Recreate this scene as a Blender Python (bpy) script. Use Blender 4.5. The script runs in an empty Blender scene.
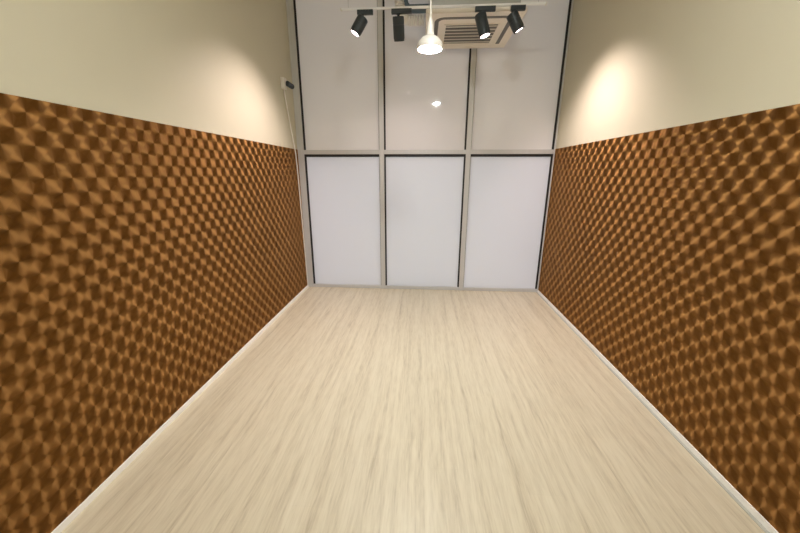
import bpy, bmesh, math
from mathutils import Vector, Matrix

S = bpy.context.scene
C = S.collection
PI = math.pi

# ---------------------------------------------------------------- camera
W, D, H0, YB = 3.457, 4.704, 4.0, -2.6       # room width, glazing distance, ceiling height, rear wall
CX, CZ = 1.728, 1.68
F, PITCH, YAW, ROLL = 330.5, 0.2743, 0.0657, 0.0022

cam_d = bpy.data.cameras.new('camera')
cam = bpy.data.objects.new('camera', cam_d)
C.objects.link(cam)
cam_d.sensor_width = 36.0
cam_d.lens = F / 800 * 36.0
cam_d.clip_start = 0.02
cam.matrix_world = (Matrix.Translation((CX, 0, CZ)) @ Matrix.Rotation(YAW, 4, 'Z')
                    @ Matrix.Rotation(PI/2 - PITCH, 4, 'X') @ Matrix.Rotation(ROLL, 4, 'Z'))
S.camera = cam

# ---------------------------------------------------------------- world, exposure
wd = bpy.data.worlds.new('daylight')
S.world = wd
wd.use_nodes = True
bg = wd.node_tree.nodes['Background']
bg.inputs[0].default_value = (0.82, 0.87, 1.0, 1)
bg.inputs[1].default_value = 2.1
S.view_settings.view_transform = 'Standard'
S.view_settings.look = 'None'
S.view_settings.gamma = 1.0
S.view_settings.exposure = 0.0
S.view_settings.use_curve_mapping = False
S.cycles.use_denoising = True
S.cycles.max_bounces = 10
S.cycles.diffuse_bounces = 6

PENDANT_MAIN = 630.0      # emission of the pendant disc
PENDANT_BACK = 520.0      # the bulb further back in the room
FILL_PENDANT = 380.0  # unseen pendant added behind the viewer as fill light
WASH = 122.0               # watts of the two wall-washing track heads
FILL_WASH = 92.0          # two unseen heads added on a rear track as fill
SPARE = 14.0              # the two middle heads

# ---------------------------------------------------------------- helpers
def mat(name, col, rough=0.5, metal=0.0, **kw):
    m = bpy.data.materials.new(name)
    m.use_nodes = True
    b = m.node_tree.nodes['Principled BSDF']
    b.inputs['Base Color'].default_value = (*col, 1)
    b.inputs['Roughness'].default_value = rough
    b.inputs['Metallic'].default_value = metal
    for k, v in kw.items():
        b.inputs[k.replace('_', ' ')].default_value = v
    return m

def emit(name, col, s):
    m = bpy.data.materials.new(name)
    m.use_nodes = True
    nt = m.node_tree
    nt.nodes.clear()
    e = nt.nodes.new('ShaderNodeEmission')
    e.inputs[0].default_value = (*col, 1)
    e.inputs[1].default_value = s
    o = nt.nodes.new('ShaderNodeOutputMaterial')
    nt.links.new(e.outputs[0], o.inputs[0])
    return m

class G:
    """small node-graph helper"""
    def __init__(self, m):
        self.nt = m.node_tree
        self.b = self.nt.nodes.get('Principled BSDF')
    def n(self, t, **kw):
        x = self.nt.nodes.new(t)
        for k, v in kw.items(): setattr(x, k, v)
        return x
    def l(self, a, b): self.nt.links.new(a, b)
    def put(self, sock, v):
        if hasattr(v, 'is_output'): self.l(v, sock)
        else: sock.default_value = v
    def m(self, op, a, b=0.0, c=0.0):
        x = self.n('ShaderNodeMath', operation=op)
        self.put(x.inputs[0], a); self.put(x.inputs[1], b); self.put(x.inputs[2], c)
        return x.outputs[0]
    def mix(self, f, a, b, bt='MIX'):
        x = self.n('ShaderNodeMix', data_type='RGBA', blend_type=bt)
        self.put(x.inputs[0], f); self.put(x.inputs[6], a); self.put(x.inputs[7], b)
        return x.outputs[2]
    def pos(self):
        s = self.n('ShaderNodeSeparateXYZ')
        self.l(self.n('ShaderNodeNewGeometry').outputs['Position'], s.inputs[0])
        return s.outputs
    def comb(self, x, y, z):
        c = self.n('ShaderNodeCombineXYZ')
        self.put(c.inputs[0], x); self.put(c.inputs[1], y); self.put(c.inputs[2], z)
        return c.outputs[0]
    def noise(self, v, scale, detail=3, rough=0.5):
        x = self.n('ShaderNodeTexNoise')
        self.l(v, x.inputs['Vector'])
        x.inputs['Scale'].default_value = scale
        x.inputs['Detail'].default_value = detail
        x.inputs['Roughness'].default_value = rough
        return x.outputs[0]
    def ramp(self, f, stops):
        x = self.n('ShaderNodeValToRGB')
        el = x.color_ramp.elements
        while len(el) < len(stops): el.new(0.5)
        for e, (p, c) in zip(el, stops):
            e.position = p; e.color = (*c, 1)
        self.l(f, x.inputs[0])
        return x.outputs[0]

def box(bm, a, b):
    r = bmesh.ops.create_cube(bm, size=1.0)
    M = Matrix.Translation([(p+q)/2 for p, q in zip(a, b)]) @ Matrix.Diagonal([abs(q-p) for p, q in zip(a, b)] + [1])
    bmesh.ops.transform(bm, matrix=M, verts=r['verts'])
    return r['verts']

def lathe(bm, prof, seg=32, M=None):
    """revolve (r, z) pairs about local z"""
    rings = []
    for r, z in prof:
        if r < 1e-6: rings.append([bm.verts.new((0, 0, z))])
        else: rings.append([bm.verts.new((r*math.cos(2*PI*i/seg), r*math.sin(2*PI*i/seg), z)) for i in range(seg)])
    for a, b in zip(rings, rings[1:]):
        for i in range(seg):
            j = (i+1) % seg
            q = [a[i % len(a)], a[j % len(a)], b[j % len(b)], b[i % len(b)]]
            u = list(dict.fromkeys(q))
            if len(u) > 2: bm.faces.new(u)
    if M is not None:
        bmesh.ops.transform(bm, matrix=M, verts=[v for r in rings for v in r])

def tube(bm, pts, r, seg=10, caps=True):
    pts = [Vector(p) for p in pts]
    rings = []
    for i, p in enumerate(pts):
        t = (pts[min(i+1, len(pts)-1)] - pts[max(i-1, 0)]).normalized()
        u = t.cross(Vector((0, 0, 1)))
        if u.length < 1e-3: u = t.cross(Vector((0, 1, 0)))
        u.normalize(); v = t.cross(u)
        rr = r[i] if isinstance(r, (list, tuple)) else r
        rings.append([bm.verts.new(p + rr*(math.cos(2*PI*k/seg)*u + math.sin(2*PI*k/seg)*v)) for k in range(seg)])
    for a, b in zip(rings, rings[1:]):
        for k in range(seg):
            bm.faces.new([a[k], a[(k+1) % seg], b[(k+1) % seg], b[k]])
    if caps:
        bm.faces.new(rings[0]); bm.faces.new(rings[-1])

def obj(name, bm, m, parent=None, bevel=0.0, smooth=False, loc=None):
    bmesh.ops.recalc_face_normals(bm, faces=bm.faces)
    me = bpy.data.meshes.new(name)
    bm.to_mesh(me); bm.free()
    me.materials.append(m)
    if smooth:
        for p in me.polygons: p.use_smooth = True
        me.set_sharp_from_angle(angle=math.radians(40))
    o = bpy.data.objects.new(name, me)
    C.objects.link(o)
    if parent: o.parent = parent
    if loc: o.location = loc
    if bevel:
        b = o.modifiers.new('bevel', 'BEVEL'); b.width = bevel; b.segments = 2; b.limit_method = 'ANGLE'
    return o

def boxes(name, lst, m, parent=None, bevel=0.0):
    bm = bmesh.new()
    for a, b in lst: box(bm, a, b)
    return obj(name, bm, m, parent, bevel)

def empty(name, loc=(0, 0, 0)):
    o = bpy.data.objects.new(name, None)
    o.empty_display_size = 0.05
    C.objects.link(o); o.location = loc
    return o

def tag(o, label, cat, group=None, kind=None):
    o['label'] = label; o['category'] = cat
    if group: o['group'] = group
    if kind: o['kind'] = kind
    return o

# ---------------------------------------------------------------- materials
def wall_paint():
    m = mat('beige_wall_paint', (0.60, 0.52, 0.37), 0.6)
    g = G(m)
    v = g.comb(*g.pos())
    f = g.noise(v, 3.0, 3)
    g.l(g.mix(f, (0.60, 0.56, 0.425, 1), (0.62, 0.58, 0.44, 1)), g.b.inputs['Base Color'])
    bp = g.n('ShaderNodeBump'); bp.inputs['Strength'].default_value = 0.04; bp.inputs['Distance'].default_value = 0.002
    g.l(g.noise(v, 220, 2), bp.inputs['Height'])
    g.l(bp.outputs[0], g.b.inputs['Normal'])
    return m

FOIL_SHADE = (0.235, 0.109, 0.026, 1)
FOIL_SHEEN = (0.385, 0.198, 0.066, 1)
def copper_foil():
    """engine-turned copper foil: round brushed spots on a diamond lattice, the brushing circles each spot"""
    m = mat('copper_foil_wallcovering', (0.4, 0.2, 0.07), 0.74, 1.0)
    g = G(m)
    x, y, z = g.pos()
    U = g.m('DIVIDE', y, 0.126); V = g.m('DIVIDE', z, 0.138)
    a = g.m('ADD', U, V); b = g.m('SUBTRACT', U, V)
    fa = g.m('SUBTRACT', g.m('FRACT', g.m('ADD', a, 50.0)), 0.5)
    fb = g.m('SUBTRACT', g.m('FRACT', g.m('ADD', b, 50.0)), 0.5)
    lu = g.m('ADD', fa, fb); lv = g.m('SUBTRACT', fa, fb)
    g.l(g.comb(0.0, lu, lv), g.b.inputs['Tangent'])
    g.b.inputs['Anisotropic'].default_value = 0.94
    # per-spot variation of the foil and fine circular scratches
    ca = g.m('FLOOR', g.m('ADD', a, 50.0)); cb = g.m('FLOOR', g.m('ADD', b, 50.0))
    wn = g.n('ShaderNodeTexWhiteNoise', noise_dimensions='2D')
    g.l(g.comb(ca, cb, 0.0), wn.inputs['Vector'])
    r = g.m('SQRT', g.m('ADD', g.m('MULTIPLY', lu, lu), g.m('MULTIPLY', lv, lv)))
    sc = g.noise(g.comb(g.m('MULTIPLY', r, 40.0), ca, cb), 1.0, 2)
    f = g.m('ADD', g.m('MULTIPLY', wn.outputs[0], 0.5), g.m('MULTIPLY', sc, 0.5))
    # brushed sheen and shade painted into the base colour: each spot has two pale and two dark quarters, with fine radial strokes
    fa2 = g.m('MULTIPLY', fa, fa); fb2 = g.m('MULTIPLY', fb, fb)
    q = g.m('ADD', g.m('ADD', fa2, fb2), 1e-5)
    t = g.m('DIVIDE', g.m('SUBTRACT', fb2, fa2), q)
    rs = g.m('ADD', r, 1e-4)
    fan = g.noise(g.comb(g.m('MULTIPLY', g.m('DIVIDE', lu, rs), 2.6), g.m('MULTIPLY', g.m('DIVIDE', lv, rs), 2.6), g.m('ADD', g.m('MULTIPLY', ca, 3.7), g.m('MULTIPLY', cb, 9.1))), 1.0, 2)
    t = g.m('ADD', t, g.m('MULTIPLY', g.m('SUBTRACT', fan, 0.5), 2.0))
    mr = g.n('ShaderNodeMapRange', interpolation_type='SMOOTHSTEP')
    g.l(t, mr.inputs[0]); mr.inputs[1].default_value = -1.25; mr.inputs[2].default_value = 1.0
    tone = g.mix(mr.outputs[0], FOIL_SHADE, FOIL_SHEEN)
    k = g.m('ADD', 0.90, g.m('MULTIPLY', f, 0.2))
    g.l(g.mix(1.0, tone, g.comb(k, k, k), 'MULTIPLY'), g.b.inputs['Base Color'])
    g.l(g.m('ADD', 0.73, g.m('MULTIPLY', f, 0.06)), g.b.inputs['Roughness'])
    return m

def floor_vinyl():
    m = mat('pale_oak_vinyl', (0.7, 0.6, 0.45), 0.42)
    g = G(m)
    x, y, z = g.pos()
    pw, pl = 0.18, 1.2
    row = g.m('FLOOR', g.m('DIVIDE', x, pw))
    wn = g.n('ShaderNodeTexWhiteNoise', noise_dimensions='1D')
    g.l(row, wn.inputs['W'])
    yy = g.m('ADD', g.m('DIVIDE', y, pl), g.m('MULTIPLY', wn.outputs[0], 1.0))
    col = g.m('FLOOR', yy)
    w2 = g.n('ShaderNodeTexWhiteNoise', noise_dimensions='2D')
    g.l(g.comb(row, col, 0.0), w2.inputs['Vector'])
    off = g.m('MULTIPLY', wn.outputs[0], 37.0)
    warp = g.noise(g.comb(g.m('MULTIPLY', x, 3.0), g.m('MULTIPLY', y, 1.4), off), 1.0, 2)
    xs = g.m('ADD', x, g.m('MULTIPLY', warp, 0.045))
    s1 = g.noise(g.comb(g.m('MULTIPLY', xs, 34.0), g.m('MULTIPLY', y, 2.0), off), 1.0, 4, 0.6)
    s2 = g.noise(g.comb(g.m('MULTIPLY', xs, 110.0), g.m('MULTIPLY', y, 8.0), off), 1.0, 3, 0.6)
    s3 = g.noise(g.comb(g.m('MULTIPLY', xs, 23.0), g.m('MULTIPLY', y, 0.45), off), 1.0, 2)
    f = g.m('ADD', g.m('ADD', g.m('MULTIPLY', s1, 0.33), g.m('MULTIPLY', s2, 0.35)), g.m('MULTIPLY', s3, 0.35))
    c = g.ramp(f, [(0.36, (0.48, 0.41, 0.295)), (0.46, (0.605, 0.53, 0.395)), (0.55, (0.67, 0.597, 0.455)), (0.68, (0.72, 0.65, 0.51))])
    tone = g.m('ADD', 0.965, g.m('MULTIPLY', w2.outputs[0], 0.03))
    tc = g.comb(tone, tone, tone)
    c = g.mix(1.0, c, tc, 'MULTIPLY')
    # plank joints
    fx = g.m('ABSOLUTE', g.m('SUBTRACT', g.m('FRACT', g.m('DIVIDE', x, pw)), 0.5))
    fy = g.m('ABSOLUTE', g.m('SUBTRACT', g.m('FRACT', yy), 0.5))
    j = g.m('MAXIMUM', g.m('GREATER_THAN', fx, 0.5 - 0.0012/pw), g.m('GREATER_THAN', fy, 0.5 - 0.0015/pl))
    c = g.mix(g.m('MULTIPLY', j, 0.05), c, (0.25, 0.19, 0.13, 1))
    g.l(c, g.b.inputs['Base Color'])
    bp = g.n('ShaderNodeBump'); bp.inputs['Strength'].default_value = 0.05; bp.inputs['Distance'].default_value = 0.002
    g.l(s1, bp.inputs['Height']); g.l(bp.outputs[0], g.b.inputs['Normal'])
    return m

def frosted(name, col, trans):
    m = mat(name, col, 0.55)
    g = G(m)
    g.b.inputs['Coat Weight'].default_value = 1.0
    g.b.inputs['Coat Roughness'].default_value = 0.04
    g.b.inputs['Specular IOR Level'].default_value = 0.2
    t = g.n('ShaderNodeBsdfTranslucent'); t.inputs[0].default_value = (*col, 1)
    mx = g.n('ShaderNodeMixShader'); mx.inputs[0].default_value = trans
    out = g.nt.nodes['Material Output']
    g.l(g.b.outputs[0], mx.inputs[1]); g.l(t.outputs[0], mx.inputs[2]); g.l(mx.outputs[0], out.inputs[0])
    return m

def brushed(name, col, rough):
    m = mat(name, col, rough, 0.25)
    g = G(m)
    x, y, z = g.pos()
    f = g.noise(g.comb(g.m('MULTIPLY', x, 60.0), g.m('MULTIPLY', y, 60.0), g.m('MULTIPLY', z, 1.5)), 1.0, 3)
    d = tuple(c*0.9 for c in col)
    g.l(g.mix(f, (*d, 1), (*col, 1)), g.b.inputs['Base Color'])
    return m

M_wall = wall_paint()
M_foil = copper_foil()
M_floor = floor_vinyl()
M_ceil = mat('white_ceiling_paint', (0.72, 0.70, 0.66), 0.8)
M_up = frosted('frosted_film_upper', (0.86, 0.85, 0.85), 0.19)
M_low = frosted('frosted_film_lower', (0.80, 0.81, 0.825), 0.36)
M_alu = brushed('satin_aluminium', (0.65, 0.66, 0.67), 0.5)
M_gask = mat('black_rubber_gasket', (0.012, 0.012, 0.012), 0.6)
M_base = mat('cream_skirting', (0.90, 0.88, 0.84), 0.45)
M_seal = mat('grey_sealant', (0.42, 0.42, 0.38), 0.6)
M_white = mat('white_plastic', (0.78, 0.75, 0.70), 0.4)
M_ac = mat('cream_plastic', (0.88, 0.84, 0.77), 0.4)
M_slot = mat('dark_grey_slot', (0.14, 0.14, 0.14), 0.5)
M_slat = mat('grey_louvre_plastic', (0.68, 0.65, 0.60), 0.5)
M_black = mat('black_satin_metal', (0.026, 0.036, 0.044), 0.42)
M_rail = mat('white_enamelled_rail', (0.88, 0.89, 0.90), 0.4)
M_steel = mat('steel_wire', (0.6, 0.6, 0.6), 0.35, 0.9)
M_pipe = mat('slate_blue_pipe_insulation', (0.10, 0.15, 0.19), 0.6)
M_hose = mat('white_corrugated_hose', (0.72, 0.71, 0.69), 0.5)

# ---------------------------------------------------------------- setting
o = boxes('floor', [((-0.12, YB-0.12, -0.1), (W+0.12, D+0.12, 0))], M_floor)
tag(o, 'pale wood grain vinyl plank floor of the empty room', 'floor', kind='structure')
o = boxes('ceiling', [((-0.12, YB-0.12, H0), (W+0.12, D+0.12, H0+0.1))], M_ceil)
tag(o, 'high pale ceiling over the empty room', 'ceiling', kind='structure')
o = boxes('wall_left', [((-0.12, YB, 0), (0, D+0.12, H0))], M_wall)
tag(o, 'beige painted wall on the side of the small camera', 'wall', kind='structure')
o = boxes('wall_right', [((W, YB, 0), (W+0.12, D+0.12, H0))], M_wall)
tag(o, 'beige painted wall opposite the one carrying the small camera', 'wall', kind='structure')
o = boxes('wall_rear', [((-0.12, YB-0.12, 0), (W+0.12, YB, H0))], M_wall)
tag(o, 'beige painted wall facing the frosted glazing', 'wall', kind='structure')

HP, HB = 1.993, 0.040
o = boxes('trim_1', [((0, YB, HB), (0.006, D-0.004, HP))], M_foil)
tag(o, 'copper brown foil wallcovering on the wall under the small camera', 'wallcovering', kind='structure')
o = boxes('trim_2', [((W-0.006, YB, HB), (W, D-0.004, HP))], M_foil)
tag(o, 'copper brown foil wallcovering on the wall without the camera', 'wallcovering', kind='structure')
o = boxes('baseboard_left', [((0, YB, 0), (0.012, D-0.004, HB))], M_base, bevel=0.002)
tag(o, 'thin cream baseboard below the camera side wallcovering', 'baseboard', kind='structure')
o = boxes('baseboard_right', [((W-0.012, YB, 0), (W, D-0.004, HB))], M_base, bevel=0.002)
tag(o, 'thin cream baseboard with grey sealant along the floor', 'baseboard', kind='structure')
boxes('sealant_strip', [((W-0.030, YB, 0), (W-0.012, D-0.004, 0.004))], M_seal, o)

# glazed end wall: one window, aluminium grid with six frosted panes
win = tag(empty('window_1', (W/2, D, 0)), 'full height frosted glazing in an aluminium grid at the far end', 'window', kind='structure')
Mi = Matrix.Translation((-W/2, -D, 0))
def wpart(name, lst, m, bevel=0.0, parent=None):
    return boxes(name, [(Mi @ Vector(a), Mi @ Vector(b)) for a, b in lst], m, parent or win, bevel)
Y0, Y1 = D, D+0.10
T0, T1 = 1.932, 1.988
m1, m2, hw = 1.166, 2.330, 0.032
xs = [(0.089, m1-hw), (m1+hw, m2-hw), (m2+hw, W-0.018)]
wpart('jamb', [((0.0, Y0, 0), (0.089, Y1, H0))], M_alu, 0.002)
wpart('jamb', [((W-0.018, Y0, 0), (W, Y1, H0))], M_alu, 0.002)
wpart('mullion', [((m1-hw, Y0, 0), (m1+hw, Y1, H0))], M_alu, 0.003)
wpart('mullion', [((m2-hw, Y0, 0), (m2+hw, Y1, H0))], M_alu, 0.003)
for i, (a, b) in enumerate(xs):
    wpart('transom', [((a, Y0+0.004, T0), (b, Y1, T1))], M_alu, 0.002)
    wpart('sill', [((a, Y0+0.004, 0), (b, Y1, 0.048))], M_alu, 0.002)
    wpart('head_rail', [((a, Y0+0.004, H0-0.06), (b, Y1, H0))], M_alu, 0.002)
    gr = (0.005, 0.022, 0.024)[i]
    gl = (0.024, 0.022, 0.005)[i]
    for z0, z1, m, gt in ((0.048, T0, M_low, 0.034), (T1, H0-0.06, M_up, 0.008)):
        p = wpart('glass_pane', [((a, Y0+0.028, z0), (b, Y0+0.040, z1))], m)
        wpart('gasket', [((a, Y0+0.016, z0), (a+gl, Y0+0.028, z1)), ((b-gr, Y0+0.016, z0), (b, Y0+0.028, z1)),
                         ((a+gl, Y0+0.016, z1-gt), (b-gr, Y0+0.028, z1))], M_gask, parent=p)

# ---------------------------------------------------------------- pendants
def pendant(loc, r, strength, label, col, rim=0.014, drop=0.0):
    """dished pendant: cord from the ceiling, socket, shade, glowing diffuser below"""
    t = tag(empty('pendant_lamp', loc), label, 'pendant lamp')
    bm = bmesh.new(); lathe(bm, [(0, 0.016), (r*0.96, 0.016), (r*0.985, -rim), (r*1.03, -rim), (r*1.04, 0.014), (r*0.98, 0.026), (r*0.72, 0.050), (r*0.28, 0.070), (0, 0.072)], 40)
    obj('shade', bm, M_white, t, smooth=True)
    bm = bmesh.new(); lathe(bm, [(0, 0.006-drop), (r*0.7, 0.007-drop*0.85), (r*0.93, 0.012-drop*0.3), (r*0.93, 0.0155), (0, 0.0155)], 40)
    obj('diffuser', bm, emit('pendant_glow', col, strength), t, smooth=True)
    bm = bmesh.new(); lathe(bm, [(0, 0.065), (0.026, 0.065), (0.022, 0.11), (0.016, 0.15), (0.008, 0.165), (0, 0.165)], 24)
    obj('socket', bm, M_white, t, smooth=True)
    bm = bmesh.new(); tube(bm, [(0, 0, 0.16), (0, 0, H0-loc[2]-0.02)], 0.006, 8)
    obj('cord', bm, M_white, t, smooth=True)
    bm = bmesh.new(); lathe(bm, [(0, -0.025), (0.04, -0.025), (0.05, -0.01), (0.05, 0), (0, 0)], 24, Matrix.Translation((0, 0, H0-loc[2])))
    obj('ceiling_rose', bm, M_white, t, smooth=True)
    return t
pendant((1.758, 2.50, 2.483), 0.080, PENDANT_MAIN, 'glowing round white pendant lamp on a thin white cord', (0.97, 0.99, 0.96))
pendant((2.00, 1.25, 3.20), 0.088, PENDANT_BACK, 'lit pendant lamp mirrored as a small bright spot in the glazing', (0.97, 0.99, 0.96), -0.012, 0.035)
pendant((1.73, -1.6, 2.36), 0.088, FILL_PENDANT, 'unseen pendant lamp added as fill near the rear wall, behind the viewer', (0.97, 0.99, 0.92), 0.0)

# ---------------------------------------------------------------- track and its heads
TY, TZ = 3.60, 3.160
def track_rail(loc, label):
    rail = tag(empty('track_rail', loc), label, 'track rail')
    boxes('rail', [((-0.95, -0.012, 0), (0.93, 0.012, 0.010)), ((-0.95, -0.012, -0.006), (0.93, -0.006, 0)), ((-0.95, 0.006, -0.006), (0.93, 0.012, 0))], M_rail, rail, 0.001)
    for x in (-0.955, 0.925):
        boxes('end_cap', [((x, -0.014, -0.008), (x+0.012, 0.014, 0.012))], M_white, rail, 0.001)
    for x in (-0.88, 0.86):
        bm = bmesh.new(); tube(bm, [(x, 0, 0.01), (x, 0, H0-loc[2])], 0.0025, 8)
        obj('suspension_wire', bm, M_steel, rail)
track_rail((1.88, TY, TZ), 'thin white lighting track rail hung across in front of the air conditioner')
track_rail((1.75, -0.60, TZ), 'unseen white track rail added behind the viewer to carry fill spotlights')  # rear rail added out of view to carry the fill heads

def track_head(x, adir, adapter, label, watts, col, cone=100.0, lens=6.0, ty=TY, group='spotlights on the track rail', L=0.172):
    """adapter in the rail, short stem, cylindrical head aimed along adir with a recessed lens"""
    t = tag(empty('track_spotlight', (x, ty, TZ-0.006)), label, 'spotlight', group)
    a0, a1 = adapter
    boxes('adapter', [((a0, -0.016, -0.040), (a1, 0.016, -0.001))], M_black, t, 0.003)
    bm = bmesh.new(); tube(bm, [(0, 0, -0.040), (0, 0, -0.080)], 0.010, 12)
    lathe(bm, [(0, -0.046), (0.017, -0.046), (0.017, -0.040), (0, -0.040)], 16)
    obj('stem', bm, M_black, t, smooth=True)
    d = Vector(adir).normalized()
    M = Matrix.Translation((0, 0, -0.080)) @ d.to_track_quat('-Z', 'Y').to_matrix().to_4x4()
    bm = bmesh.new()
    R = 0.053
    lathe(bm, [(0, 0.020), (R-0.006, 0.020), (R, 0.014), (R, -0.040), (R-0.002, -0.041), (R-0.002, -0.045), (R, -0.046),
               (R, -L+0.022), (R-0.004, -L+0.012), (R-0.004, -L), (R-0.008, -L), (R-0.010, -L+0.010), (0, -L+0.010)], 32, M)
    h = obj('lamp_head', bm, M_black, t, smooth=True)
    bm = bmesh.new(); lathe(bm, [(0, -L+0.004), (R-0.012, -L+0.006), (R-0.012, -L+0.0095), (0, -L+0.0095)], 24, M)
    obj('lens', bm, emit('spot_lens', col, lens), h, smooth=True)
    ld = bpy.data.lights.new('spot_bulb', 'SPOT')
    ld.energy = watts; ld.color = col; ld.spot_size = math.radians(cone); ld.spot_blend = 1.0; ld.shadow_soft_size = 0.025
    lo = bpy.data.objects.new('spot_bulb', ld); C.objects.link(lo); lo.parent = h
    lo.matrix_local = M @ Matrix.Translation((0, 0, -L-0.012))
    return t
WARM = (1.0, 0.83, 0.81)
track_head(1.128, (-1.0, -0.20, -1.62), (-0.045, 0.105), 'black track spotlight nearest the camera bracket wall, aimed at that wall', WASH, WARM, 106, 14, L=0.138)
track_head(1.470, (0.03, 0.45, -1.0), (-0.065, 0.125), 'black track spotlight aimed down at the glazing, its lens turned away', SPARE*2, WARM, 110, 4)
track_head(2.232, (0.30, -0.10, -1.0), (-0.055, 0.130), 'black track spotlight hanging in front of the air conditioner grille', SPARE, WARM, 80, 14)
track_head(2.520, (0.95, 0.06, -1.52), (-0.020, 0.110), 'black track spotlight tilted out past the air conditioner corner', WASH, WARM, 106, 14, L=0.138)

COOL = (0.98, 1.0, 0.90)
for sx, lb in ((-1, 'unseen fill spotlight added behind the viewer, washing the wall that carries the camera'),
               (1, 'unseen fill spotlight added behind the viewer, washing the wall without a camera')):
    track_head(1.75 + sx*0.55, (sx*1.0, 0.25, -0.30), (-0.05, 0.10), lb, FILL_WASH, COOL, 132, 10, -0.60, 'added fill spotlights on the rear track')

# ---------------------------------------------------------------- ceiling cassette
AX, AY, AZ, AW = 2.202, 4.175, 3.150, 0.475
ac = tag(empty('air_conditioner', (AX, AY, AZ)), 'cream square ceiling cassette air conditioner with grey grille', 'air conditioner')
def rrect(hx0, hx1, hy0, hy1, r, n=8):
    pts = []
    for cx, cy, a in ((hx1-r, hy0+r, -PI/2), (hx1-r, hy1-r, 0), (hx0+r, hy1-r, PI/2), (hx0+r, hy0+r, PI)):
        for k in range(n+1):
            t = a + PI/2*k/n
            pts.append((cx + r*math.cos(t), cy + r*math.sin(t)))
    return pts
def slab(bm, pts, z0, z1):
    lo = [bm.verts.new((x, y, z0)) for x, y in pts]; hi = [bm.verts.new((x, y, z1)) for x, y in pts]
    bm.faces.new(lo); bm.faces.new(hi)
    for i in range(len(pts)):
        j = (i+1) % len(pts); bm.faces.new([lo[i], lo[j], hi[j], hi[i]])
bm = bmesh.new(); slab(bm, rrect(-AW, AW, -AW, AW, 0.012), 0, 0.040)
obj('fascia_panel', bm, M_ac, ac, 0.004)
boxes('body', [((-0.42, -0.42, 0.040), (0.42, 0.42, 0.30))], mat('galvanised_casing', (0.45, 0.46, 0.46), 0.4, 0.6), ac, 0.004)
# air outlet: U-shaped dark slot with rounded corners, open towards the glazing
ro, ri, rr = 0.385, 0.345, 0.10
def ush(r, q, yend):
    pts = [(-r, yend)]
    for cx, a in ((-r+q, PI), (r-q, 1.5*PI)):
        for k in range(9):
            t = a + PI/2*k/8
            pts.append((cx + q*math.cos(t), -r+q + q*math.sin(t)))
    pts.append((r, yend))
    return pts
bm = bmesh.new()
po, pi_ = ush(ro, rr, 0.33), ush(ri, rr-0.04, 0.33)
for z in (-0.004,):
    A = [bm.verts.new((x, y, z)) for x, y in po]; B = [bm.verts.new((x, y, z)) for x, y in pi_]
    A2 = [bm.verts.new((x, y, 0.002)) for x, y in po]; B2 = [bm.verts.new((x, y, 0.002)) for x, y in pi_]
    for i in range(len(po)-1):
        bm.faces.new([A[i], A[i+1], B[i+1], B[i]]); bm.faces.new([A[i], A[i+1], A2[i+1], A2[i]])
        bm.faces.new([B[i], B[i+1], B2[i+1], B2[i]]); bm.faces.new([A2[i], A2[i+1], B2[i+1], B2[i]])
    for i in (0, -1): bm.faces.new([A[i], B[i], B2[i], A2[i]])
obj('air_outlet', bm, M_slot, ac)
boxes('closed_flap', [((-0.30, 0.37, -0.004), (0.30, 0.42, 0.001))], M_ac, ac, 0.002)
gx, g0, g1 = 0.265, -0.21, 0.29
bm = bmesh.new()
for a, b in (((-gx-0.02, g0-0.02, -0.006), (gx+0.02, g0, 0.001)), ((-gx-0.02, g1, -0.006), (gx+0.02, g1+0.02, 0.001)),
             ((-gx-0.02, g0, -0.006), (-gx, g1, 0.001)), ((gx, g0, -0.006), (gx+0.02, g1, 0.001))): box(bm, a, b)
gr = obj('grille', bm, M_ac, ac, 0.001)
boxes('grille_back', [((-gx, g0, -0.001), (gx, g1, 0.0005))], M_slot, gr)
bm = bmesh.new()
n = 6
for k in range(n):
    y = g0 + (g1-g0)*(k+0.5)/n
    vs = box(bm, (-gx, y-0.022, -0.006), (gx, y+0.018, -0.002))
    bmesh.ops.rotate(bm, cent=(0, y, -0.004), matrix=Matrix.Rotation(math.radians(8), 3, 'X'), verts=vs)
obj('louvre', bm, M_slat, gr)
for sx in (-1, 1):
    for sy in (-1, 1):
        bm = bmesh.new(); tube(bm, [(sx*0.44, sy*0.40, 0.20), (sx*0.44, sy*0.40, H0-AZ)], 0.005, 8)
        box(bm, (sx*0.415, sy*0.40-0.02, 0.185), (sx*0.46, sy*0.40+0.02, 0.20))
        obj('hanger_rod', bm, M_steel, ac)

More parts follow.
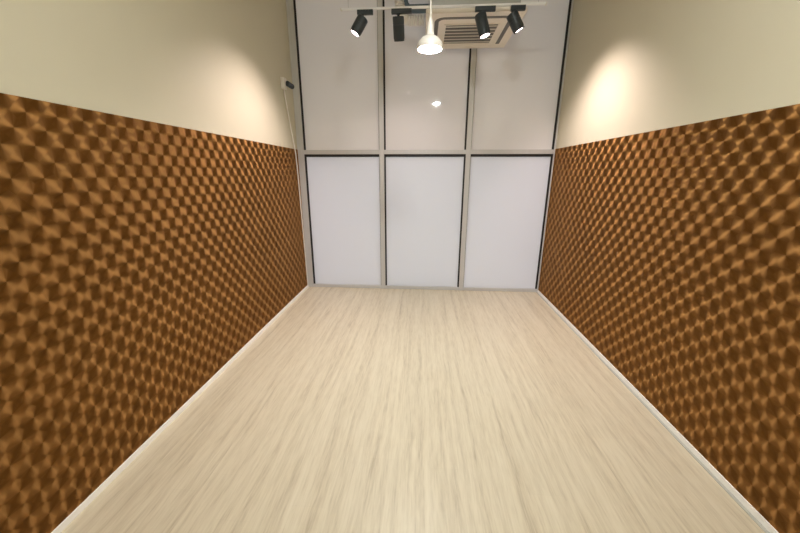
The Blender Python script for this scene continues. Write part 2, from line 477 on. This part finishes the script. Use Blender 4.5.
# corrugated hose and insulated pipes beside the cassette
bm = bmesh.new()
path = []
for k in range(7): path.append((1.44, 4.05, H0 - (H0-3.50)*k/6))
for k in range(1, 13):
    t = PI/2*k/12
    path.append((1.44+0.12*(1-math.cos(t)), 4.05, 3.50-0.27*math.sin(t)))
path.append((1.712, 4.05, 3.23))
fine, rad = [], []
for a, b in zip(path, path[1:]):
    a, b = Vector(a), Vector(b)
    ns = max(2, int((b-a).length/0.004))
    for k in range(ns): fine.append(a.lerp(b, k/ns))
fine.append(Vector(path[-1]))
L = 0.0
for i, p in enumerate(fine):
    if i: L += (p-fine[i-1]).length
    rad.append(0.046 + 0.006*math.sin(2*PI*L/0.028))
tube(bm, fine, rad, 16)
o = obj('corrugated_hose', bm, M_hose, smooth=True)
tag(o, 'white corrugated hose running into the side of the air conditioner', 'hose')
pp = tag(empty('insulated_pipe', (1.46, 4.640, 3.575)), 'dark blue grey insulated pipe high above the track rail', 'pipe')
bm = bmesh.new(); tube(bm, [(0.0, 0, H0-3.575), (0.0, 0, 0.10), (0.02, 0, 0.04), (0.07, 0, 0.0), (0.80, 0, 0.0), (0.90, 0, 0.02), (0.96, 0, 0.08), (0.96, 0, H0-3.575)], 0.045, 16)
obj('insulation', bm, M_pipe, pp, smooth=True)

# ---------------------------------------------------------------- small camera on the wall
cc = tag(empty('security_camera', (0, 4.36, 2.725)), 'small black wall camera on a white base beside the glazing', 'camera')
boxes('bracket', [((0.0, -0.045, -0.060), (0.045, 0.040, 0.065))], M_white, cc, 0.004)
bm = bmesh.new(); tube(bm, [(0.040, 0.015, 0.0), (0.07, 0.03, 0.0)], 0.012, 12)
obj('arm', bm, M_black, cc, smooth=True)
bm = bmesh.new(); tube(bm, [(0.066, 0.00, 0.004), (0.082, 0.11, -0.006)], 0.030, 18)
h = obj('camera_body', bm, M_black, cc, smooth=True)
bm = bmesh.new(); tube(bm, [(0.081, 0.108, -0.006), (0.084, 0.125, -0.008)], 0.024, 18)
obj('lens', bm, M_slot, h, smooth=True)
bm = bmesh.new(); tube(bm, [(0.014, 4.375, 2.668), (0.012, 4.39, 2.60), (0.011, 4.47, 2.35), (0.011, 4.56, 2.06), (0.012, 4.60, 1.95), (0.012, 4.625, 1.6), (0.012, 4.65, 0.9), (0.015, 4.67, 0.045)], 0.008, 8)
o = obj('camera_cable', bm, M_white, smooth=True)
tag(o, 'thin white cable running down the wall from the small camera', 'cable')
